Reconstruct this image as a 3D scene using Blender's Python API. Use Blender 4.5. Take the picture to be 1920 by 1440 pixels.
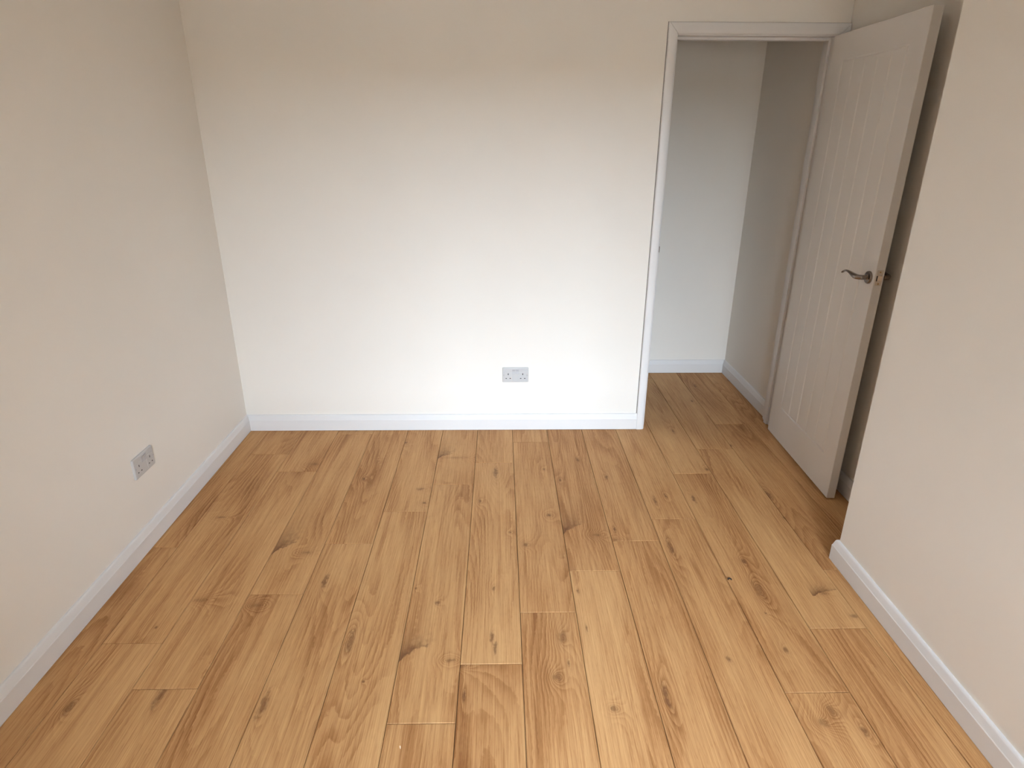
import bpy, bmesh, math, random
from mathutils import Vector, Matrix

# ------------------------------------------------------------------ scene, camera, light
for o in list(bpy.data.objects):
    bpy.data.objects.remove(o, do_unlink=True)
scene = bpy.context.scene
col = scene.collection

# camera solved from the photograph's vanishing points (world metres, +Y into the room)
CAM_H, F_PX = 1.59, 1183.35
YAW, PITCH, ROLL = 0.0195, 0.3732, 0.0040
cam_data = bpy.data.cameras.new('camera')
cam_data.sensor_fit = 'HORIZONTAL'
cam_data.sensor_width = 36.0
cam_data.lens = F_PX / 1920.0 * 36.0
cam_data.clip_start = 0.02
cam = bpy.data.objects.new('camera', cam_data)
col.objects.link(cam)
cy, sy, cp, sp = math.cos(YAW), math.sin(YAW), math.cos(PITCH), math.sin(PITCH)
fwd = Vector((sy * cp, cy * cp, -sp))
rgt = Vector((cy, -sy, 0))
up = rgt.cross(fwd)
cr, sr = math.cos(ROLL), math.sin(ROLL)
r2 = rgt * cr + up * sr
u2 = up * cr - rgt * sr
m = Matrix((r2, u2, -fwd)).transposed().to_4x4()
m.translation = Vector((0, 0, CAM_H))
cam.matrix_world = m
scene.camera = cam

# overcast daylight; it enters through the window in the wall behind the camera
SKY = (0.72, 0.86, 1.0)
SKY_STRENGTH = 82.5
world = bpy.data.worlds.new('overcast_sky')
world.use_nodes = True
scene.world = world
world.cycles.sampling_method = 'MANUAL'
world.cycles.sample_map_resolution = 64
bg = world.node_tree.nodes['Background']
bg.inputs['Color'].default_value = (*SKY, 1)
bg.inputs['Strength'].default_value = SKY_STRENGTH

WIN_X0, WIN_X1, WIN_Z0, WIN_Z1 = -0.10, 1.12, 0.85, 2.01
FRONT_Y = -1.0                       # inner face of the window wall
portal_data = bpy.data.lights.new('window_portal', 'AREA')
portal_data.shape = 'RECTANGLE'
portal_data.size = WIN_X1 - WIN_X0
portal_data.size_y = WIN_Z1 - WIN_Z0
portal_data.cycles.is_portal = True
portal = bpy.data.objects.new('window_portal', portal_data)
col.objects.link(portal)
portal.location = ((WIN_X0 + WIN_X1) / 2, FRONT_Y - 0.012, (WIN_Z0 + WIN_Z1) / 2)
portal.rotation_euler = (math.radians(90), 0, 0)      # -Z of the light -> +Y

vs = scene.view_settings
vs.view_transform = 'Standard'
vs.look = 'None'
vs.gamma = 1.0
vs.use_curve_mapping = False
vs.exposure = 0.0
scene.cycles.use_denoising = True
scene.cycles.adaptive_threshold = 0.02
scene.cycles.max_bounces = 7
scene.cycles.diffuse_bounces = 5
scene.cycles.sample_clamp_indirect = 8.0

# ------------------------------------------------------------------ room measures
XL, XR, YB = -1.461, 1.350, 3.343       # left wall, near right wall, back wall
YCOR = 2.090                            # outside corner of the near right wall
XREC = 1.648                            # wall of the recess behind the door
XH, YH = 1.6225, 4.285                  # hall walls
HALL_Y0 = 3.462
CEIL = 2.42
SK_H, SK_T = 0.097, 0.018
PLANK_W, PLANK_L, PLANK_X0 = 0.2012, 1.358, 0.0675

# ------------------------------------------------------------------ materials
def new_mat(name):
    mt = bpy.data.materials.new(name)
    mt.use_nodes = True
    nt = mt.node_tree
    return mt, nt, nt.nodes['Principled BSDF']

def N(nt, typ, **kw):
    n = nt.nodes.new(typ)
    for k, v in kw.items():
        if k.startswith('in_'):
            n.inputs[int(k[3:])].default_value = v
        else:
            setattr(n, k, v)
    return n

def paint(name, color, rough, bump=0.0, bump_scale=300.0, mottle=0.02, spec=0.5):
    mt, nt, b = new_mat(name)
    tc = N(nt, 'ShaderNodeTexCoord')
    no = N(nt, 'ShaderNodeTexNoise')
    no.inputs['Scale'].default_value = 3.0
    no.inputs['Detail'].default_value = 3.0
    nt.links.new(tc.outputs['Object'], no.inputs['Vector'])
    mix = N(nt, 'ShaderNodeMix', data_type='RGBA')
    mix.inputs[6].default_value = (*[c * (1 - mottle) for c in color], 1)
    mix.inputs[7].default_value = (*[min(1, c * (1 + mottle)) for c in color], 1)
    nt.links.new(no.outputs['Fac'], mix.inputs[0])
    nt.links.new(mix.outputs[2], b.inputs['Base Color'])
    b.inputs['Roughness'].default_value = rough
    b.inputs['Specular IOR Level'].default_value = spec
    if bump:
        n2 = N(nt, 'ShaderNodeTexNoise')
        n2.inputs['Scale'].default_value = bump_scale
        n2.inputs['Detail'].default_value = 2.0
        nt.links.new(tc.outputs['Object'], n2.inputs['Vector'])
        bp = N(nt, 'ShaderNodeBump')
        bp.inputs['Strength'].default_value = bump
        bp.inputs['Distance'].default_value = 0.001
        nt.links.new(n2.outputs['Fac'], bp.inputs['Height'])
        nt.links.new(bp.outputs['Normal'], b.inputs['Normal'])
    return mt

M_WALL = paint('wall_emulsion', (0.86, 0.815, 0.755), 0.85, bump=0.15, bump_scale=260, spec=0.25)
M_CEIL = paint('ceiling_emulsion', (0.88, 0.87, 0.85), 0.9)
M_GLOSS = paint('white_satin_woodwork', (0.78, 0.765, 0.76), 0.42, mottle=0.01, spec=0.35)
M_DOOR = paint('door_satin_paint', (0.78, 0.75, 0.72), 0.42, bump=0.05, bump_scale=500, mottle=0.012)
M_SOCKET = paint('socket_plastic', (0.56, 0.55, 0.545), 0.35, mottle=0.005)
M_ROCKER = paint('switch_plastic', (0.47, 0.46, 0.47), 0.3, mottle=0.005)
M_DARK = paint('dark_recess', (0.02, 0.018, 0.017), 0.7)
M_SUB = paint('subfloor_underlay', (0.10, 0.065, 0.04), 0.9)
M_SKY_BLOCK = paint('sky_block_render', (0.56, 0.48, 0.40), 0.9)  # finish of the added walls that block sky light
M_EARTH = paint('outside_paving', (0.52, 0.48, 0.43), 0.95)
M_FLECK = paint('dark_fleck', (0.018, 0.010, 0.006), 0.6)
M_CRUMB = paint('pale_crumb', (0.86, 0.68, 0.50), 0.8)
M_BRASS = paint('screw_brass', (0.42, 0.27, 0.10), 0.4)

def metal(name, color, rough):
    mt, nt, b = new_mat(name)
    tc = N(nt, 'ShaderNodeTexCoord')
    no = N(nt, 'ShaderNodeTexNoise')
    no.inputs['Scale'].default_value = 400.0
    nt.links.new(tc.outputs['Object'], no.inputs['Vector'])
    mr = N(nt, 'ShaderNodeMapRange')
    mr.inputs[3].default_value = rough * 0.85
    mr.inputs[4].default_value = rough * 1.15
    nt.links.new(no.outputs['Fac'], mr.inputs[0])
    nt.links.new(mr.outputs[0], b.inputs['Roughness'])
    b.inputs['Base Color'].default_value = (*color, 1)
    b.inputs['Metallic'].default_value = 1.0
    return mt
M_METAL = metal('satin_nickel', (0.30, 0.255, 0.225), 0.24)
M_SHADOW_LINE = paint('painted_shadow_gap', (0.20, 0.18, 0.165), 0.9)  # dark tone for the shadow line painted beside the architrave
M_PLATE = metal('latch_steel', (0.62, 0.55, 0.48), 0.42)

# thin window glass: clear with a weak mirror
M_GLASS, nt, b = new_mat('window_glass')
nt.nodes.remove(b)
tr = N(nt, 'ShaderNodeBsdfTransparent')
gl = N(nt, 'ShaderNodeBsdfGlossy')
gl.inputs['Roughness'].default_value = 0.02
lw = N(nt, 'ShaderNodeFresnel')
lw.inputs['IOR'].default_value = 1.3
ms = N(nt, 'ShaderNodeMixShader')
nt.links.new(lw.outputs[0], ms.inputs[0])
nt.links.new(tr.outputs[0], ms.inputs[1])
nt.links.new(gl.outputs[0], ms.inputs[2])
nt.links.new(ms.outputs[0], nt.nodes['Material Output'].inputs['Surface'])

# oak laminate: every plank carries its own seed, tone and knots as object properties
N_KNOTS = 6
def oak_material():
    mt, nt, b = new_mat('oak_laminate')
    L = nt.links.new
    tc = N(nt, 'ShaderNodeTexCoord')
    sep = N(nt, 'ShaderNodeSeparateXYZ')
    L(tc.outputs['Object'], sep.inputs[0])
    def math_(op, a, bb=None, c=None, clamp=False):
        n = N(nt, 'ShaderNodeMath', operation=op, use_clamp=clamp)
        for i, v in enumerate((a, bb, c)):
            if v is None:
                continue
            if isinstance(v, (int, float)):
                n.inputs[i].default_value = v
            else:
                L(v, n.inputs[i])
        return n.outputs[0]
    def attr(name):
        return N(nt, 'ShaderNodeAttribute', attribute_type='OBJECT', attribute_name=name)
    X, Y = sep.outputs[0], sep.outputs[1]
    seed = attr('seed').outputs['Fac']
    tone = attr('tone').outputs['Fac']
    def noise(sx, sy_, detail, off, rough=0.5, dist=0.0):
        cx = math_('MULTIPLY', X, sx)
        cy_ = math_('MULTIPLY', Y, sy_)
        cz = math_('MULTIPLY_ADD', seed, 17.31, off)
        cmb = N(nt, 'ShaderNodeCombineXYZ')
        L(cx, cmb.inputs[0]); L(cy_, cmb.inputs[1]); L(cz, cmb.inputs[2])
        n = N(nt, 'ShaderNodeTexNoise')
        n.inputs['Scale'].default_value = 1.0
        n.inputs['Detail'].default_value = detail
        n.inputs['Roughness'].default_value = rough
        n.inputs['Distortion'].default_value = dist
        L(cmb.outputs[0], n.inputs['Vector'])
        return n.outputs['Fac']
    wob = math_('SUBTRACT', noise(75, 45, 2, 3.7), 0.5)
    # knots: dark heart, grain swept round it
    bump_sum, dark_sum = None, None
    for i in range(N_KNOTS):
        a = attr('knot%d' % i)
        sp_ = N(nt, 'ShaderNodeSeparateColor')
        L(a.outputs['Color'], sp_.inputs[0])
        kx, ky, rx, ry = sp_.outputs[0], sp_.outputs[1], sp_.outputs[2], a.outputs['Alpha']
        dx = math_('DIVIDE', math_('SUBTRACT', X, kx), rx)
        dy = math_('DIVIDE', math_('SUBTRACT', Y, ky), ry)
        d = math_('SQRT', math_('MULTIPLY_ADD', dx, dx, math_('MULTIPLY', dy, dy)))
        core = math_('SUBTRACT', 1.15, math_('MULTIPLY_ADD', wob, 2.0, d))
        amp = math_('MINIMUM', math_('DIVIDE', 0.016, math_('ADD', rx, 0.006)), 0.9)
        core = math_('MULTIPLY', math_('MULTIPLY', core, 1.25, clamp=True), amp)
        ed = math_('EXPONENT', math_('MULTIPLY', d, -0.62))
        core = math_('MAXIMUM', core, math_('MULTIPLY', math_('MULTIPLY', ed, ed), 0.42))
        sweep = math_('MULTIPLY', ed, math_('MINIMUM', math_('MULTIPLY', rx, 80.0), 1.5))
        bump_sum = sweep if bump_sum is None else math_('ADD', bump_sum, sweep)
        dark_sum = core if dark_sum is None else math_('MAXIMUM', dark_sum, core)
    # fan-shaped crotch figure: dark above a rising arc, fading upward
    fa = attr('fan')
    fs = N(nt, 'ShaderNodeSeparateColor')
    L(fa.outputs['Color'], fs.inputs[0])
    fu = math_('DIVIDE', math_('SUBTRACT', X, fs.outputs[0]), fs.outputs[2])
    fv = math_('DIVIDE', math_('SUBTRACT', Y, fs.outputs[1]), fa.outputs['Alpha'])
    arc = math_('POWER', math_('MAXIMUM', fu, 0.0), 0.55)
    above = math_('SUBTRACT', math_('MULTIPLY_ADD', wob, 0.5, fv), arc)
    fan = math_('EXPONENT', math_('MULTIPLY', math_('ABSOLUTE', above), -1.1))
    fan = math_('MULTIPLY', fan, math_('MULTIPLY_ADD', above, 12.0, 0.7, clamp=True))
    side = math_('SUBTRACT', 1.25, math_('MULTIPLY_ADD', wob, 0.8, fu), clamp=True)
    fan = math_('MULTIPLY', fan, math_('MULTIPLY', side, math_('GREATER_THAN', fu, -0.15)))
    fan = math_('MULTIPLY', fan, 1.2)
    line = math_('SUBTRACT', 1.0, math_('MULTIPLY', math_('ABSOLUTE', math_('SUBTRACT', above, 0.03)), 9.0), clamp=True)
    line = math_('MULTIPLY', line, math_('MULTIPLY', math_('GREATER_THAN', fu, -0.1), math_('LESS_THAN', fu, 1.0)))
    fan = math_('MAXIMUM', fan, math_('MULTIPLY', line, 0.8))
    dark_sum = math_('MAXIMUM', dark_sum, fan)
    # growth rings: contours of a long soft field plus the sweep round knots
    field = math_('MULTIPLY', noise(5.5, 0.7, 1, 0.0, 0.4), 20.0)
    field = math_('MULTIPLY_ADD', X, 42.0, field)
    field = math_('MULTIPLY_ADD', bump_sum, 5.5, field)
    field = math_('MULTIPLY_ADD', wob, 0.5, field)
    fr = math_('FRACT', field)
    ring = math_('MULTIPLY', math_('POWER', fr, 1.8), math_('SUBTRACT', 1.0, math_('POWER', fr, 16.0)))
    cloud = math_('SUBTRACT', noise(9, 1.3, 2, 31.0, 0.55), 0.5)
    rm = N(nt, 'ShaderNodeMapRange', in_1=-0.06, in_2=0.24, in_3=0.12, in_4=1.0)
    L(math_('MULTIPLY_ADD', bump_sum, 0.22, math_('MULTIPLY', cloud, -1.0)), rm.inputs[0])
    ring = math_('MULTIPLY', ring, rm.outputs[0])
    fibre = math_('SUBTRACT', noise(260, 4.0, 2, 5.0, 0.7), 0.5)
    pore_n = noise(520, 26, 1, 14.0)
    pr = N(nt, 'ShaderNodeMapRange', in_1=0.58, in_2=0.70, in_3=0.0, in_4=1.0)
    L(pore_n, pr.inputs[0])
    st = N(nt, 'ShaderNodeMapRange', in_1=0.58, in_2=0.74, in_3=0.0, in_4=1.0)
    L(noise(30, 0.9, 2, 41.0), st.inputs[0])
    val = math_('MULTIPLY_ADD', cloud, 0.50, 0.52)
    val = math_('MULTIPLY_ADD', ring, -0.42, val)
    val = math_('MULTIPLY_ADD', fibre, 0.80, val)
    val = math_('MULTIPLY_ADD', pr.outputs[0], -0.12, val)
    val = math_('MULTIPLY_ADD', st.outputs[0], -0.20, val)
    val = math_('ADD', val, tone)
    ramp = N(nt, 'ShaderNodeValToRGB')
    e = ramp.color_ramp.elements
    e[0].position, e[0].color = 0.0, (0.255, 0.108, 0.037, 1)
    e[1].position, e[1].color = 1.0, (0.730, 0.460, 0.215, 1)
    for pos, c in ((0.30, (0.395, 0.192, 0.075, 1)), (0.55, (0.530, 0.293, 0.127, 1)), (0.78, (0.630, 0.370, 0.165, 1))):
        k = e.new(pos)
        k.color = c
    L(val, ramp.inputs[0])
    # knots darken toward brown
    kd = math_('MULTIPLY', dark_sum, 0.80, clamp=True)
    mix = N(nt, 'ShaderNodeMix', data_type='RGBA')
    L(kd, mix.inputs[0])
    L(ramp.outputs[0], mix.inputs[6])
    mix.inputs[7].default_value = (0.150, 0.066, 0.028, 1)
    L(mix.outputs[2], b.inputs['Base Color'])
    rr = N(nt, 'ShaderNodeMapRange', in_1=0.0, in_2=1.0, in_3=0.58, in_4=0.48)
    L(val, rr.inputs[0])
    L(rr.outputs[0], b.inputs['Roughness'])
    b.inputs['Specular IOR Level'].default_value = 0.15
    return mt
M_OAK = oak_material()

# ------------------------------------------------------------------ builders
def link(o, parent=None):
    col.objects.link(o)
    if parent is not None:
        o.parent = parent
    return o

def obj(name, bm, mat, parent=None, smooth=False):
    me = bpy.data.meshes.new(name)
    bmesh.ops.recalc_face_normals(bm, faces=bm.faces)
    bm.to_mesh(me)
    bm.free()
    if smooth:
        for p in me.polygons:
            p.use_smooth = True
        me.set_sharp_from_angle(angle=math.radians(35))
    me.materials.append(mat)
    return link(bpy.data.objects.new(name, me), parent)

def empty(name, loc=(0, 0, 0), parent=None):
    o = bpy.data.objects.new(name, None)
    o.empty_display_size = 0.05
    o.location = loc
    return link(o, parent)

def structure(o):
    o['kind'] = 'structure'
    return o

def tag(o, label, cat, group=None):
    o['label'] = label
    o['category'] = cat
    if group:
        o['group'] = group
    return o

def bm_box(x0, x1, y0, y1, z0, z1, bm=None, bevel=0.0, seg=1, edges='all'):
    own = bm is None
    if own:
        bm = bmesh.new()
    vsx = [bm.verts.new((x, y, z)) for x in (x0, x1) for y in (y0, y1) for z in (z0, z1)]
    fs = []
    for q in ((0, 1, 3, 2), (4, 6, 7, 5), (0, 4, 5, 1), (2, 3, 7, 6), (0, 2, 6, 4), (1, 5, 7, 3)):
        fs.append(bm.faces.new([vsx[i] for i in q]))
    if bevel:
        es = set(e for f in fs for e in f.edges)
        if edges == 'top':
            es = [e for e in es if all(abs(v.co.z - z1) < 1e-7 for v in e.verts)]
        bmesh.ops.bevel(bm, geom=list(es), offset=bevel, segments=seg, profile=0.6, affect='EDGES')
    return bm

def bm_sweep(profile, frames, bm=None, closed_profile=True):
    """profile: (d, z) points; frames: (origin, outward dir, up dir) stations; capped ends."""
    bm = bm or bmesh.new()
    rings = []
    for org, out, upv in frames:
        rings.append([bm.verts.new(Vector(org) + Vector(out) * d + Vector(upv) * z) for d, z in profile])
    n = len(profile)
    for a, b_ in zip(rings, rings[1:]):
        for i in range(n):
            j = (i + 1) % n
            bm.faces.new((a[i], a[j], b_[j], b_[i]))
    bm.faces.new(rings[0])
    bm.faces.new(list(reversed(rings[-1])))
    return bm

def bm_lathe(profile, axis_o, axis, seg=32, bm=None):
    """profile: (radius, height) along axis."""
    bm = bm or bmesh.new()
    ax = Vector(axis).normalized()
    t = Vector((0, 0, 1)) if abs(ax.z) < 0.9 else Vector((1, 0, 0))
    e1 = ax.cross(t).normalized()
    e2 = ax.cross(e1)
    rings = []
    for r, h in profile:
        c = Vector(axis_o) + ax * h
        if r < 1e-6:
            rings.append([bm.verts.new(c)])
        else:
            rings.append([bm.verts.new(c + (e1 * math.cos(2 * math.pi * k / seg) + e2 * math.sin(2 * math.pi * k / seg)) * r) for k in range(seg)])
    for a, b_ in zip(rings, rings[1:]):
        for k in range(seg):
            k2 = (k + 1) % seg
            if len(a) == 1 and len(b_) > 1:
                bm.faces.new((a[0], b_[k], b_[k2]))
            elif len(b_) == 1 and len(a) > 1:
                bm.faces.new((a[k], b_[0], a[k2]))
            elif len(a) > 1:
                bm.faces.new((a[k], b_[k], b_[k2], a[k2]))
    return bm

def bm_tube(points, radii, seg=14, flat=1.0, flat_axis=None, bm=None):
    """tube through points; radii (r) per point; squashed along flat_axis by `flat`."""
    bm = bm or bmesh.new()
    pts = [Vector(p) for p in points]
    rings = []
    for i, p in enumerate(pts):
        tdir = (pts[min(i + 1, len(pts) - 1)] - pts[max(i - 1, 0)]).normalized()
        fa = Vector(flat_axis) if flat_axis is not None else Vector((0, 0, 1))
        e1 = (fa - tdir * fa.dot(tdir)).normalized()
        e2 = tdir.cross(e1)
        fl = flat[i] if isinstance(flat, (list, tuple)) else flat
        rings.append([bm.verts.new(p + e1 * (math.cos(2 * math.pi * k / seg) * radii[i] * fl) + e2 * (math.sin(2 * math.pi * k / seg) * radii[i])) for k in range(seg)])
    for a, b_ in zip(rings, rings[1:]):
        for k in range(seg):
            k2 = (k + 1) % seg
            bm.faces.new((a[k], b_[k], b_[k2], a[k2]))
    bm.faces.new(rings[0])
    bm.faces.new(list(reversed(rings[-1])))
    return bm

# ------------------------------------------------------------------ the shell
T = 0.12
HALL_X0 = -0.60
structure(obj('wall_left', bm_box(XL - T, XL, FRONT_Y, YB, 0, CEIL), M_WALL))
# near right wall: a solid boxing that stands proud of the recess behind the door
structure(obj('wall_right', bm_box(XR, XREC + T, FRONT_Y, YCOR, 0, CEIL), M_WALL))
structure(obj('wall_recess', bm_box(XREC, XREC + T, YCOR, YB, 0, CEIL), M_WALL))

# door opening
LIN_X0, LIN_X1, LIN_T, SOFFIT = 0.838, 1.590, 0.028, 2.037
bm = bm_box(XL - T, LIN_X0 - LIN_T, YB, HALL_Y0, 0, CEIL)
bm_box(LIN_X0 - LIN_T, LIN_X1 + LIN_T, YB, HALL_Y0, SOFFIT + LIN_T, CEIL, bm)
bm_box(LIN_X1 + LIN_T, XREC + T, YB, HALL_Y0, 0, CEIL, bm)
structure(obj('wall_back', bm, M_WALL))
structure(obj('wall_hall_right', bm_box(XH, XH + T, HALL_Y0, YH, 0, CEIL), M_WALL))
structure(obj('wall_hall_back', bm_box(HALL_X0, XH + T, YH, YH + T, 0, CEIL), M_WALL))
structure(obj('wall_hall_left', bm_box(HALL_X0 - T, HALL_X0, HALL_Y0, YH + T, 0, CEIL), M_WALL))
structure(obj('ceiling', bm_box(XL - T, XREC + T, FRONT_Y - 0.28, YH + T, CEIL, CEIL + 0.1), M_CEIL))

# window wall behind the camera
WT = 0.28
bm = bm_box(XL - T, WIN_X0, FRONT_Y - WT, FRONT_Y, 0, CEIL)
bm_box(WIN_X1, XREC + T, FRONT_Y - WT, FRONT_Y, 0, CEIL, bm)
bm_box(WIN_X0, WIN_X1, FRONT_Y - WT, FRONT_Y, 0, WIN_Z0, bm)
bm_box(WIN_X0, WIN_X1, FRONT_Y - WT, FRONT_Y, WIN_Z1, CEIL, bm)
structure(obj('wall_front', bm, M_WALL))
win = structure(empty('window_1', ((WIN_X0 + WIN_X1) / 2, FRONT_Y - 0.14, WIN_Z0)))
wcx, wcy, wcz = win.location
def wbox(name, x0, x1, y0, y1, z0, z1, mat, bev=0.004):
    return obj(name, bm_box(x0 - wcx, x1 - wcx, y0 - wcy, y1 - wcy, z0 - wcz, z1 - wcz, bevel=bev), mat, win)
fy0, fy1, fw_ = FRONT_Y - 0.17, FRONT_Y - 0.11, 0.055
wbox('window_frame', WIN_X0, WIN_X0 + fw_, fy0, fy1, WIN_Z0, WIN_Z1, M_GLOSS)
wbox('window_frame', WIN_X1 - fw_, WIN_X1, fy0, fy1, WIN_Z0, WIN_Z1, M_GLOSS)
wbox('window_frame', WIN_X0 + fw_, WIN_X1 - fw_, fy0, fy1, WIN_Z0, WIN_Z0 + fw_, M_GLOSS)
wbox('window_frame', WIN_X0 + fw_, WIN_X1 - fw_, fy0, fy1, WIN_Z1 - fw_, WIN_Z1, M_GLOSS)
mxc = (WIN_X0 + WIN_X1) / 2
wbox('mullion', mxc - 0.03, mxc + 0.03, fy0, fy1, WIN_Z0 + fw_, WIN_Z1 - fw_, M_GLOSS)
for a, b_ in ((WIN_X0 + fw_, mxc - 0.03), (mxc + 0.03, WIN_X1 - fw_)):
    wbox('pane', a, b_, FRONT_Y - 0.142, FRONT_Y - 0.138, WIN_Z0 + fw_, WIN_Z1 - fw_, M_GLASS, 0)
wbox('window_sill', WIN_X0, WIN_X1, FRONT_Y - 0.11, FRONT_Y + 0.03, WIN_Z0 - 0.022, WIN_Z0 + 0.003, M_GLOSS)

# outside: paved yard; unseen walls added to block and shape the sky light
structure(obj('ground', bm_box(-14, 14, -16, FRONT_Y - WT, -0.55, -0.30), M_EARTH))
structure(obj('wall_sky_block_far', bm_box(-14, 14, -9.3, -9.0, -0.30, 2.05), M_SKY_BLOCK))
structure(obj('wall_sky_block_right', bm_box(1.95, 2.25, -4.2, FRONT_Y - WT, -0.30, 5.5), M_SKY_BLOCK))
structure(obj('wall_sky_block_left', bm_box(-0.76, -0.46, -5.0, FRONT_Y - WT, -0.30, 5.5), M_SKY_BLOCK))

# ------------------------------------------------------------------ floor: every plank its own piece
rng = random.Random(7)
floor = structure(obj('floor', bm_box(XL - T, XREC + T, FRONT_Y, YH + T, -0.06, -0.0095), M_SUB))
joint = {-8: 2.2165, -7: 1.681, -6: 1.4895, -5: 1.920, -4: 2.232, -3: 2.4725, -2: 2.712, -1: 1.5735,
         0: 1.8095, 1: 2.0405, 2: 2.235, 3: 2.398, 4: 1.4465, 5: 1.716, 6: 2.036, 7: 3.394}
# knots seen in the photograph, as floor positions (x, y, half width, half length)
KNOTS = []
def px_floor(px, py):
    d = fwd + r2 * ((px - 960) / F_PX) - u2 * ((py - 720) / F_PX)
    t = -CAM_H / d.z
    return d.x * t, d.y * t
for px, py, rx, ry in (
        (1055, 1197, .017, .040), (1066, 1243, .006, .014), (1046, 1270, .016, .020), (866, 1248, .022, .010), (845, 1238, .016, .008), (1150, 1012, .022, .012), (575, 1036, .022, .010), (1120, 1003, .016, .010), (923, 1196, .009, .030),
        (929, 1215, .007, .035), (1152, 1329, .015, .014), (1250, 1306, .012, .050), (1368, 1237, .009, .016),
        (1473, 1218, .009, .016), (1424, 1108, .020, .055), (1436, 1150, .006, .008), (657, 1202, .015, .060),
        (492, 1325, .013, .060), (681, 1278, .005, .006), (682, 898, .008, .016), (1137, 895, .009, .020),
        (929, 885, .013, .060), (1257, 1026, .012, .060), (1228, 938, .008, .040), (1030, 966, .012, .014),
        (1153, 993, .008, .018), (957, 998, .006, .006), (985, 1021, .014, .016), (926, 1103, .007, .016),
        (1083, 1108, .005, .012), (870, 1302, .006, .025), (1394, 1052, .010, .022), (1083, 862, .008, .030),
        (852, 858, .050, .010), 
        
        (375, 1125, .030, .012), (413, 970, .018, .008),
        (293, 1176, .005, .007), (300, 1305, .012, .050), (130, 1326, .014, .030), (788, 917, .018, .014),
        (795, 943, .012, .012), (1470, 970, .009, .018), (1545, 1113, .018, .012), (1600, 1155, .016, .012),
        (1560, 1335, .018, .022), (1545, 1355, .022, .018), (1248, 930, .007, .020), (1262, 808, .008, .030),
        (1297, 752, .008, .018), (1370, 835, .012, .018), (1440, 927, .014, .045), (1300, 935, .010, .040),
        (1325, 880, .012, .014), (590, 870, .024, .012), (760, 830, .010, .014), (900, 940, .008, .016),
        (1100, 1178, .005, .018), (820, 1130, .010, .012), (780, 1103, .005, .008), (1620, 1370, .010, .020),
        (1020, 880, .006, .012), (610, 1090, .012, .040), (480, 1135, .024, .012), (1050, 900, .006, .016)):
    x, y = px_floor(px, py)
    KNOTS.append((x, y, rx, ry))
FANS = []
for ax, ay, bx, by in ((745, 1246, 803, 1209), (1056, 1003, 1089, 983), (818, 864, 848, 850), (503, 1046, 556, 1016), (1530, 1116, 1573, 1112)):
    x0, y0 = px_floor(ax, ay)
    x1, y1 = px_floor(bx, by)
    FANS.append((x0, y0, x1 - x0, max(.03, y1 - y0)))
plank_n = 0
def plank(k, y0, y1, yc):
    """column k from y0 to y1; yc is the middle of the uncut board."""
    global plank_n
    xa, xb = PLANK_X0 + k * PLANK_W, PLANK_X0 + (k + 1) * PLANK_W
    xc = (xa + xb) / 2
    xa2, xb2 = max(xa, XL - 0.01), min(xb, XREC + 0.01)
    g = 0.0008
    bm = bm_box(xa2 + g - xc, xb2 - g - xc, y0 + g - yc, y1 - g - yc, -0.008, 0.0, bevel=0.0015, edges='top')
    o = obj('plank', bm, M_OAK, floor)
    o.location = (xc, yc, 0)
    o['seed'] = rng.uniform(0, 20)
    o['tone'] = rng.uniform(-0.07, 0.07)
    mine = [(a - xc, b_ - yc, c, d_) for a, b_, c, d_ in KNOTS if xa <= a < xb and y0 <= b_ < y1]
    if y0 > 3.2 or y1 < 1.1:
        mine += [(rng.uniform(-.08, .08), rng.uniform(y0 - yc, y1 - yc), .008, .03)]
    mine.sort(key=lambda q: -q[2] * q[3])
    for i in range(N_KNOTS):
        v = mine[i] if i < len(mine) else (9.0, 9.0, 0.001, 0.001)
        o['knot%d' % i] = [float(c) for c in v]
    fn = [(a - xc, b_ - yc, c, d_) for a, b_, c, d_ in FANS if xa <= a + c / 2 < xb and y0 <= b_ < y1]
    o['fan'] = [float(c) for c in (fn[0] if fn else (9.0, 9.0, 0.1, 0.1))]
    plank_n += 1
for k in range(-8, 8):
    j = joint[k]
    while j > FRONT_Y:
        j -= PLANK_L
    y_end = YH + 0.01 if k >= 3 else YB + 0.01
    while j < y_end:
        a, b_ = max(j, FRONT_Y), min(j + PLANK_L, y_end)
        if b_ - a > 0.01:
            plank(k, a, b_, j + PLANK_L / 2)
        j += PLANK_L
for k in range(-4, 3):
    plank(k, HALL_Y0 - 0.02, YH + 0.01, HALL_Y0 + 0.3)

# ------------------------------------------------------------------ skirting boards
PROF = [(0, .0022), (SK_T, .0022), (SK_T, .066), (.0170, .0685), (.0165, .0690), (.0118, .0870), (.0105, .0915), (.0085, .0950), (.0060, .0970), (0, .0970)]
def skirting(name, stations):
    """stations: (x, y, outward x, outward y); mitres use a longer outward vector"""
    bm = bm_sweep(PROF, [((x, y, 0), (ox, oy, 0), (0, 0, 1)) for x, y, ox, oy in stations])
    return structure(obj(name, bm, M_GLOSS))
ARC_X0, ARC_X1, ARC_Z, ARC_W = 0.7905, 1.6475, 2.0915, 0.0445
skirting('baseboard_left', [(XL, FRONT_Y, 1, 0), (XL, YB, 1, -1)])
skirting('baseboard_back', [(XL, YB, 1, -1), (ARC_X0, YB, 0, -1)])
skirting('baseboard_right', [(XR, FRONT_Y, -1, 0), (XR, YCOR, -1, 1), (XREC, YCOR, -1, 1)])
skirting('baseboard_recess', [(XREC, YCOR, -1, 1), (XREC, YB - 0.02, -1, 0)])
skirting('baseboard_hall_back', [(HALL_X0, YH, 0, -1), (XH, YH, -1, -1)])
skirting('baseboard_hall_right', [(XH, YH, -1, -1), (XH, HALL_Y0 + 0.017, -1, 0)])

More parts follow.
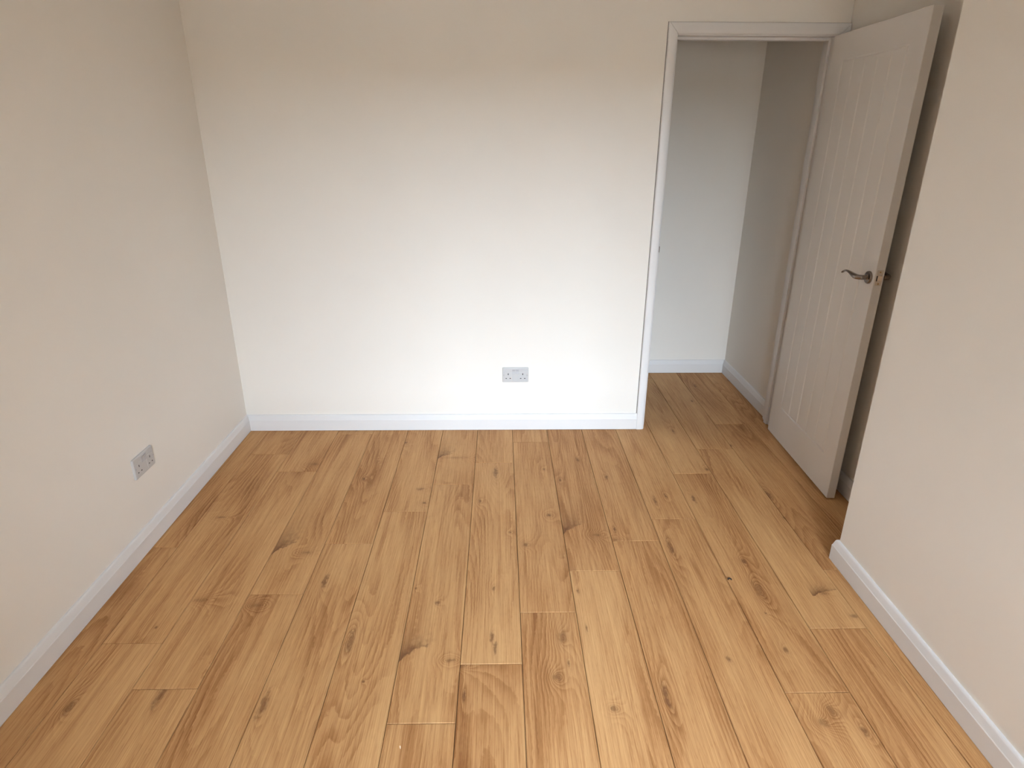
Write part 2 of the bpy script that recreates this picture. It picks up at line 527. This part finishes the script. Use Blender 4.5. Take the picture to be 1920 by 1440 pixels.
# ------------------------------------------------------------------ door frame: lining, stops, architraves
trim = structure(empty('trim_1', (LIN_X0, YB, 0)))
tx, ty, tz = trim.location
def tbox(name, x0, x1, y0, y1, z0, z1, mat=M_GLOSS, bev=0.0015, seg=2):
    return obj(name, bm_box(x0 - tx, x1 - tx, y0 - ty, y1 - ty, z0, z1, bevel=bev, seg=seg), mat, trim)
LY0, LY1 = YB - 0.001, HALL_Y0 + 0.001
tbox('jamb', LIN_X0 - LIN_T, LIN_X0, LY0, LY1, 0, SOFFIT + LIN_T)
tbox('jamb', LIN_X1, LIN_X1 + LIN_T, LY0, LY1, 0, SOFFIT + LIN_T)
tbox('head_lining', LIN_X0, LIN_X1, LY0, LY1, SOFFIT, SOFFIT + LIN_T)
SY0, SY1 = YB + 0.044, YB + 0.080
tbox('door_stop', LIN_X0, LIN_X0 + 0.012, SY0, SY1, 0, SOFFIT - 0.012)
tbox('door_stop', LIN_X1 - 0.012, LIN_X1, SY0, SY1, 0, SOFFIT - 0.012)
tbox('door_stop', LIN_X0, LIN_X1, SY0, SY1, SOFFIT - 0.012, SOFFIT)
# architrave profile: (across from outer edge, proud of the wall)
APROF = [(0, 0), (0, .0125), (.0025, .0160), (.008, .0175), (ARC_W - .018, .0175), (ARC_W - .012, .0165), (ARC_W - .0065, .0145), (ARC_W - .0025, .0120), (ARC_W, .0085), (ARC_W, 0)]
def architrave(pts, inward):
    """pts: outer-edge stations; inward: direction toward the opening at each (mitred = longer)"""
    bm = bmesh.new()
    rings = []
    for p, inn in zip(pts, inward):
        rings.append([bm.verts.new(Vector(p) + Vector(inn) * a + Vector((0, -1, 0)) * d - Vector((tx, ty, tz))) for a, d in APROF])
    for a, b_ in zip(rings, rings[1:]):
        for i in range(len(APROF)):
            jn = (i + 1) % len(APROF)
            bm.faces.new((a[i], a[jn], b_[jn], b_[i]))
    bm.faces.new(rings[0])
    bm.faces.new(list(reversed(rings[-1])))
    return obj('architrave', bm, M_GLOSS, trim, smooth=True)
architrave([(ARC_X0, YB, 0), (ARC_X0, YB, ARC_Z)], [(1, 0, 0), (1, 0, -1.10)])
architrave([(ARC_X0 + .0016, YB, ARC_Z), (ARC_X1 - .0010, YB, ARC_Z)], [(1, 0, -1.10), (-1, 0, -1.10)])
architrave([(ARC_X1, YB, ARC_Z), (ARC_X1, YB, 0)], [(-1, 0, -1.10), (-1, 0, 0)])
tbox('shadow_strip', ARC_X0 - 0.0030, ARC_X0, YB - 0.0012, YB, SK_H, ARC_Z + 0.0024, M_SHADOW_LINE, 0)  # dark strips painted in as the shadow line round the architrave
tbox('shadow_strip', ARC_X0, ARC_X1, YB - 0.0010, YB, ARC_Z, ARC_Z + 0.0022, M_SHADOW_LINE, 0)
tbox('hall_architrave', LIN_X1 + 0.004, XH, HALL_Y0, HALL_Y0 + 0.016, 0, SOFFIT + 0.05)
tbox('hall_architrave', LIN_X0 - 0.050, LIN_X0 - 0.006, HALL_Y0, HALL_Y0 + 0.016, 0, SOFFIT + 0.05)
tbox('hall_architrave', LIN_X0 - 0.006, LIN_X1 + 0.004, HALL_Y0, HALL_Y0 + 0.016, SOFFIT + 0.006, SOFFIT + 0.05)
# strike plate on the latch jamb, its bent lip showing past the edge
bm = bm_box(-0.0004, 0.0012, 0.004, 0.034, 1.015, 1.068)
bm_box(-0.0012, 0.0016, -0.0065, 0.006, 1.026, 1.056, bm)
sp_o = obj('strike_plate', bm, M_METAL, trim)
sp_o['label'] = 'dark metal strike plate'

# ------------------------------------------------------------------ the open door
# leaf frame: s runs from the hinge edge to the latch edge, t into the leaf's thickness (away from the view), z up
door = structure(empty('door_1', (1.5580, 3.3078, 0.0)))
LW, LT, LZ0, LZ1 = 0.757, 0.038, 0.008, 2.034
ang = math.atan2(-0.99959536, -0.02844507)
door.rotation_euler = (0, 0, 0)
ux = Vector((-0.02844507, -0.99959536, 0))     # along the leaf
nx = Vector((0.99959536, -0.02844507, 0))      # through the leaf, away from the camera
LEAN = 0.004
mw = Matrix(((ux.x, nx.x, nx.x * LEAN), (ux.y, nx.y, nx.y * LEAN), (0, 0, 1))).to_4x4()
def dobj(name, bm, mat, parent=door, smooth=False):
    if parent is door:
        bm.transform(mw)
        return obj(name, bm, mat, parent, smooth)
    bm.transform(mw)
    return obj(name, bm, mat, parent, smooth)
S0, SP, ZB0, ZB1 = 0.1255, 0.1034, 0.197, 1.917    # board field
S1 = S0 + 5 * SP
V = 0.0030
VW = 0.0062
# stiles and rails as one moulded frame with a chamfered inner edge on both faces
bm = bmesh.new()
def ring(s0, s1, z0, z1, t):
    return [bm.verts.new((s, t, z)) for s, z in ((s0, z0), (s1, z0), (s1, z1), (s0, z1))]
e = 0.0012
loops = [ring(S0, S1, ZB0, ZB1, V), ring(S0 - VW, S1 + VW, ZB0 - VW, ZB1 + VW, 0), ring(e, LW - e, LZ0 + e, LZ1 - e, 0), ring(0, LW, LZ0, LZ1, e),
         ring(0, LW, LZ0, LZ1, LT - e), ring(e, LW - e, LZ0 + e, LZ1 - e, LT), ring(S0 - VW, S1 + VW, ZB0 - VW, ZB1 + VW, LT), ring(S0, S1, ZB0, ZB1, LT - V)]
for a, b_ in zip(loops, loops[1:] + loops[:1]):
    for i in range(4):
        bm.faces.new((a[i], a[(i + 1) % 4], b_[(i + 1) % 4], b_[i]))
leaf = dobj('leaf_frame', bm, M_DOOR)
for k in range(5):
    a, b_ = S0 + k * SP, S0 + (k + 1) * SP
    bm = bmesh.new()
    lp = [[bm.verts.new((s_, t, z)) for s_, z in ((a + i, ZB0 + i), (b_ - i, ZB0 + i), (b_ - i, ZB1 - i), (a + i, ZB1 - i))]
          for t, i in ((0.0, VW), (V, 0.0), (LT - V, 0.0), (LT, VW))]
    for q, r_ in zip(lp, lp[1:]):
        for i in range(4):
            bm.faces.new((q[i], q[(i + 1) % 4], r_[(i + 1) % 4], r_[i]))
    bm.faces.new(lp[0])
    bm.faces.new(lp[-1])
    dobj('board', bm, M_DOOR)
# lever handles, one each side
HS, HZ = 0.7165, 1.049
def handle(sign):
    t0 = 0.0 if sign < 0 else LT
    rose = bm_lathe([(0, 0), (.0262, 0), (.0265, .004), (.0255, .0075), (.0235, .0092), (.0150, .0098), (.0120, .0105), (.0098, .0130), (.0092, .0300)], (HS, t0, HZ), (0, sign, 0), 36)
    h = dobj('door_handle', rose, M_METAL, door, smooth=True)
    pts, rad, fl = [], [], []
    base = Vector((HS, t0 + sign * 0.030, HZ))
    path = [(0.004, .018, 0, .0092), (0.003, .030, 0, .0098), (-.001, .040, .000, .0104), (-.010, .0465, .000, .0106), (-.022, .049, .0008, .0108), (-.034, .0495, .0022, .0104),
            (-.048, .050, .0052, .0096), (-.064, .050, .0082, .0088), (-.080, .0495, .0098, .0082), (-.096, .049, .0092, .0080),
            (-.110, .0485, .0062, .0078), (-.122, .048, .0012, .0074), (-.131, .048, -.0045, .0062), (-.1345, .048, -.0070, .0025)]
    for ds, dt, dz, r in path:
        pts.append((HS + ds, t0 + sign * dt, HZ + dz))
        rad.append(r)
        fl.append(1.0 if ds > -.03 else max(0.55, 1.0 + (ds + .03) * 9))
    lev = dobj('lever', bm_tube(pts, rad, 16, flat=fl, flat_axis=(0.0, 0.0, 1.0)), M_METAL, h, smooth=True)
    return h
handle(-1)
handle(1)
# latch plate let into the door edge
bm = bm_box(LW - 0.0006, LW + 0.0010, 0.0065, 0.0315, HZ - 0.026, HZ + 0.037, bevel=0.0004)
plate = dobj('latch_plate', bm, M_PLATE)
plate['label'] = 'steel latch plate on the door edge'
bolt = bmesh.new()
pv = [bolt.verts.new(v) for v in ((LW, .0120, HZ - .006), (LW, .0260, HZ - .006), (LW + .0105, .0255, HZ - .006), (LW + .0085, .0225, HZ - .006),
                                  (LW, .0120, HZ + .015), (LW, .0260, HZ + .015), (LW + .0105, .0255, HZ + .015), (LW + .0085, .0225, HZ + .015))]
for q in ((0, 1, 2, 3), (4, 7, 6, 5), (0, 4, 5, 1), (1, 5, 6, 2), (2, 6, 7, 3), (3, 7, 4, 0)):
    bolt.faces.new([pv[i] for i in q])
dobj('latch_slot', bm_box(LW + .0008, LW + .0014, .0070, .0120, HZ - .008, HZ + .014), M_DARK, plate)
dobj('latch_bolt', bolt, M_PLATE, plate)
for zz in (HZ + .0290, HZ - .0190):
    dobj('screw', bm_lathe([(.0036, 0), (.0036, .0006), (.0020, .0010), (0, .0010)], (LW + .0008, .019, zz), (1, 0, 0), 12), M_BRASS, plate)
# butt hinges on the hanging edge
for zz in (0.25, 1.02, 1.80):
    bm = bm_box(-0.0016, 0.0006, 0.004, LT, zz - .050, zz + .050, bevel=0.0003)
    hinge = dobj('hinge', bm, M_PLATE)
    dobj('knuckle', bm_lathe([(0, -.050), (.0055, -.050), (.0060, -.048), (.0060, .048), (.0055, .050), (0, .050)], (-.006, LT + 0.004, zz), (0, 0, 1), 16), M_PLATE, hinge, smooth=True)

# ------------------------------------------------------------------ sockets
def socket(loc, rotz, label):
    root = empty('wall_socket', loc)
    root.rotation_euler = (0, 0, rotz)      # local: x right, -y out of the wall, z up
    tag(root, label, 'socket', 'double wall sockets')
    w, h, dpt = 0.147, 0.087, 0.0095
    bm = bmesh.new()
    def rr(w_, h_, y, r, n=4):
        vs_ = []
        for cx, cz, a0 in ((w_ / 2 - r, h_ / 2 - r, 0), (-w_ / 2 + r, h_ / 2 - r, 90), (-w_ / 2 + r, -h_ / 2 + r, 180), (w_ / 2 - r, -h_ / 2 + r, 270)):
            for i in range(n + 1):
                a = math.radians(a0 + 90 * i / n)
                vs_.append(bm.verts.new((cx + r * math.cos(a), y, cz + r * math.sin(a))))
        return vs_
    rings = [rr(w, h, 0, .004), rr(w, h, -dpt + .003, .004), rr(w - .003, h - .003, -dpt + .0008, .004), rr(w - .007, h - .007, -dpt, .003)]
    for a, b_ in zip(rings, rings[1:]):
        for i in range(len(a)):
            k2 = (i + 1) % len(a)
            bm.faces.new((a[i], a[k2], b_[k2], b_[i]))
    bm.faces.new(rings[0])
    bm.faces.new(rings[-1])
    obj('faceplate', bm, M_SOCKET, root)
    f = -dpt
    for cx in (-0.041, 0.041):
        # slightly proud outlet boss with three pin apertures
        boss = obj('outlet', bm_box(cx - .0235, cx + .0235, f - .0009, f + .001, -.036, .018, bevel=.0006), M_SOCKET, root)
        for x0, x1, z0, z1 in ((cx - .0023, cx + .0023, .0005, .0100), (cx - .0150, cx - .0078, -.0220, -.0175), (cx + .0078, cx + .0150, -.0220, -.0175)):
            obj('pin_hole', bm_box(x0, x1, f - .0013, f + .001, z0, z1, bevel=.0004), M_DARK, boss)
    for cx in (-0.0098, 0.0098):
        bm = bmesh.new()
        sec = [(.0005, .033), (-.0028, .033), (-.0016, .0225), (-.0036, .0100), (.0005, .0100)]
        ra = [bm.verts.new((cx - .0085, f + y, z)) for y, z in sec]
        rb = [bm.verts.new((cx + .0085, f + y, z)) for y, z in sec]
        for i in range(len(sec)):
            k2 = (i + 1) % len(sec)
            bm.faces.new((ra[i], ra[k2], rb[k2], rb[i]))
        bm.faces.new(ra)
        bm.faces.new(rb)
        obj('rocker_switch', bm, M_ROCKER, root)
    for cx in (-0.0603, 0.0603):
        obj('screw_cap', bm_lathe([(.0042, 0), (.0042, .0009), (.0034, .0014), (0, .0014)], (cx * 1.08, f, 0.0), (0, -1, 0), 16), M_ROCKER, root)
    return root
socket((0.0845, YB, 0.3385), 0.0, 'white double socket with switches on the back wall left of the doorway')
socket((XL, 2.3050, 0.3500), math.radians(90), 'white double socket on the left wall above the skirting')

# ------------------------------------------------------------------ crumbs on the floor
x, y = px_floor(1368, 1087)
bm = bmesh.new()
pts = [(-.0070, -.0030, .0020), (-.0058, .0012, .0040), (-.0020, .0032, .0052), (.0020, .0022, .0050), (.0052, -.0006, .0042), (.0064, -.0044, .0022)]
bm_tube(pts, [.0014, .0026, .0030, .0028, .0028, .0014], 8, bm=bm)
fl_o = obj('floor_fleck', bm, M_FLECK, None, smooth=True)
fl_o.location = (x, y, -0.0006)
tag(fl_o, 'tiny curled black fleck lying on the oak floor near the right skirting', 'debris')
x, y = px_floor(750.3, 1401.5)
bm = bmesh.new()
bm_tube([(-.0012, .0050, .0010), (-.0006, .0025, .0018), (.0004, -.0010, .0018), (.0014, -.0045, .0008)], [.0008, .0019, .0016, .0006], 7, bm=bm)
cr_o = obj('floor_crumb', bm, M_CRUMB, None, smooth=True)
cr_o.location = (x, y, -0.0004)
tag(cr_o, 'tiny pale crumb on a plank at the bottom of the picture', 'debris')
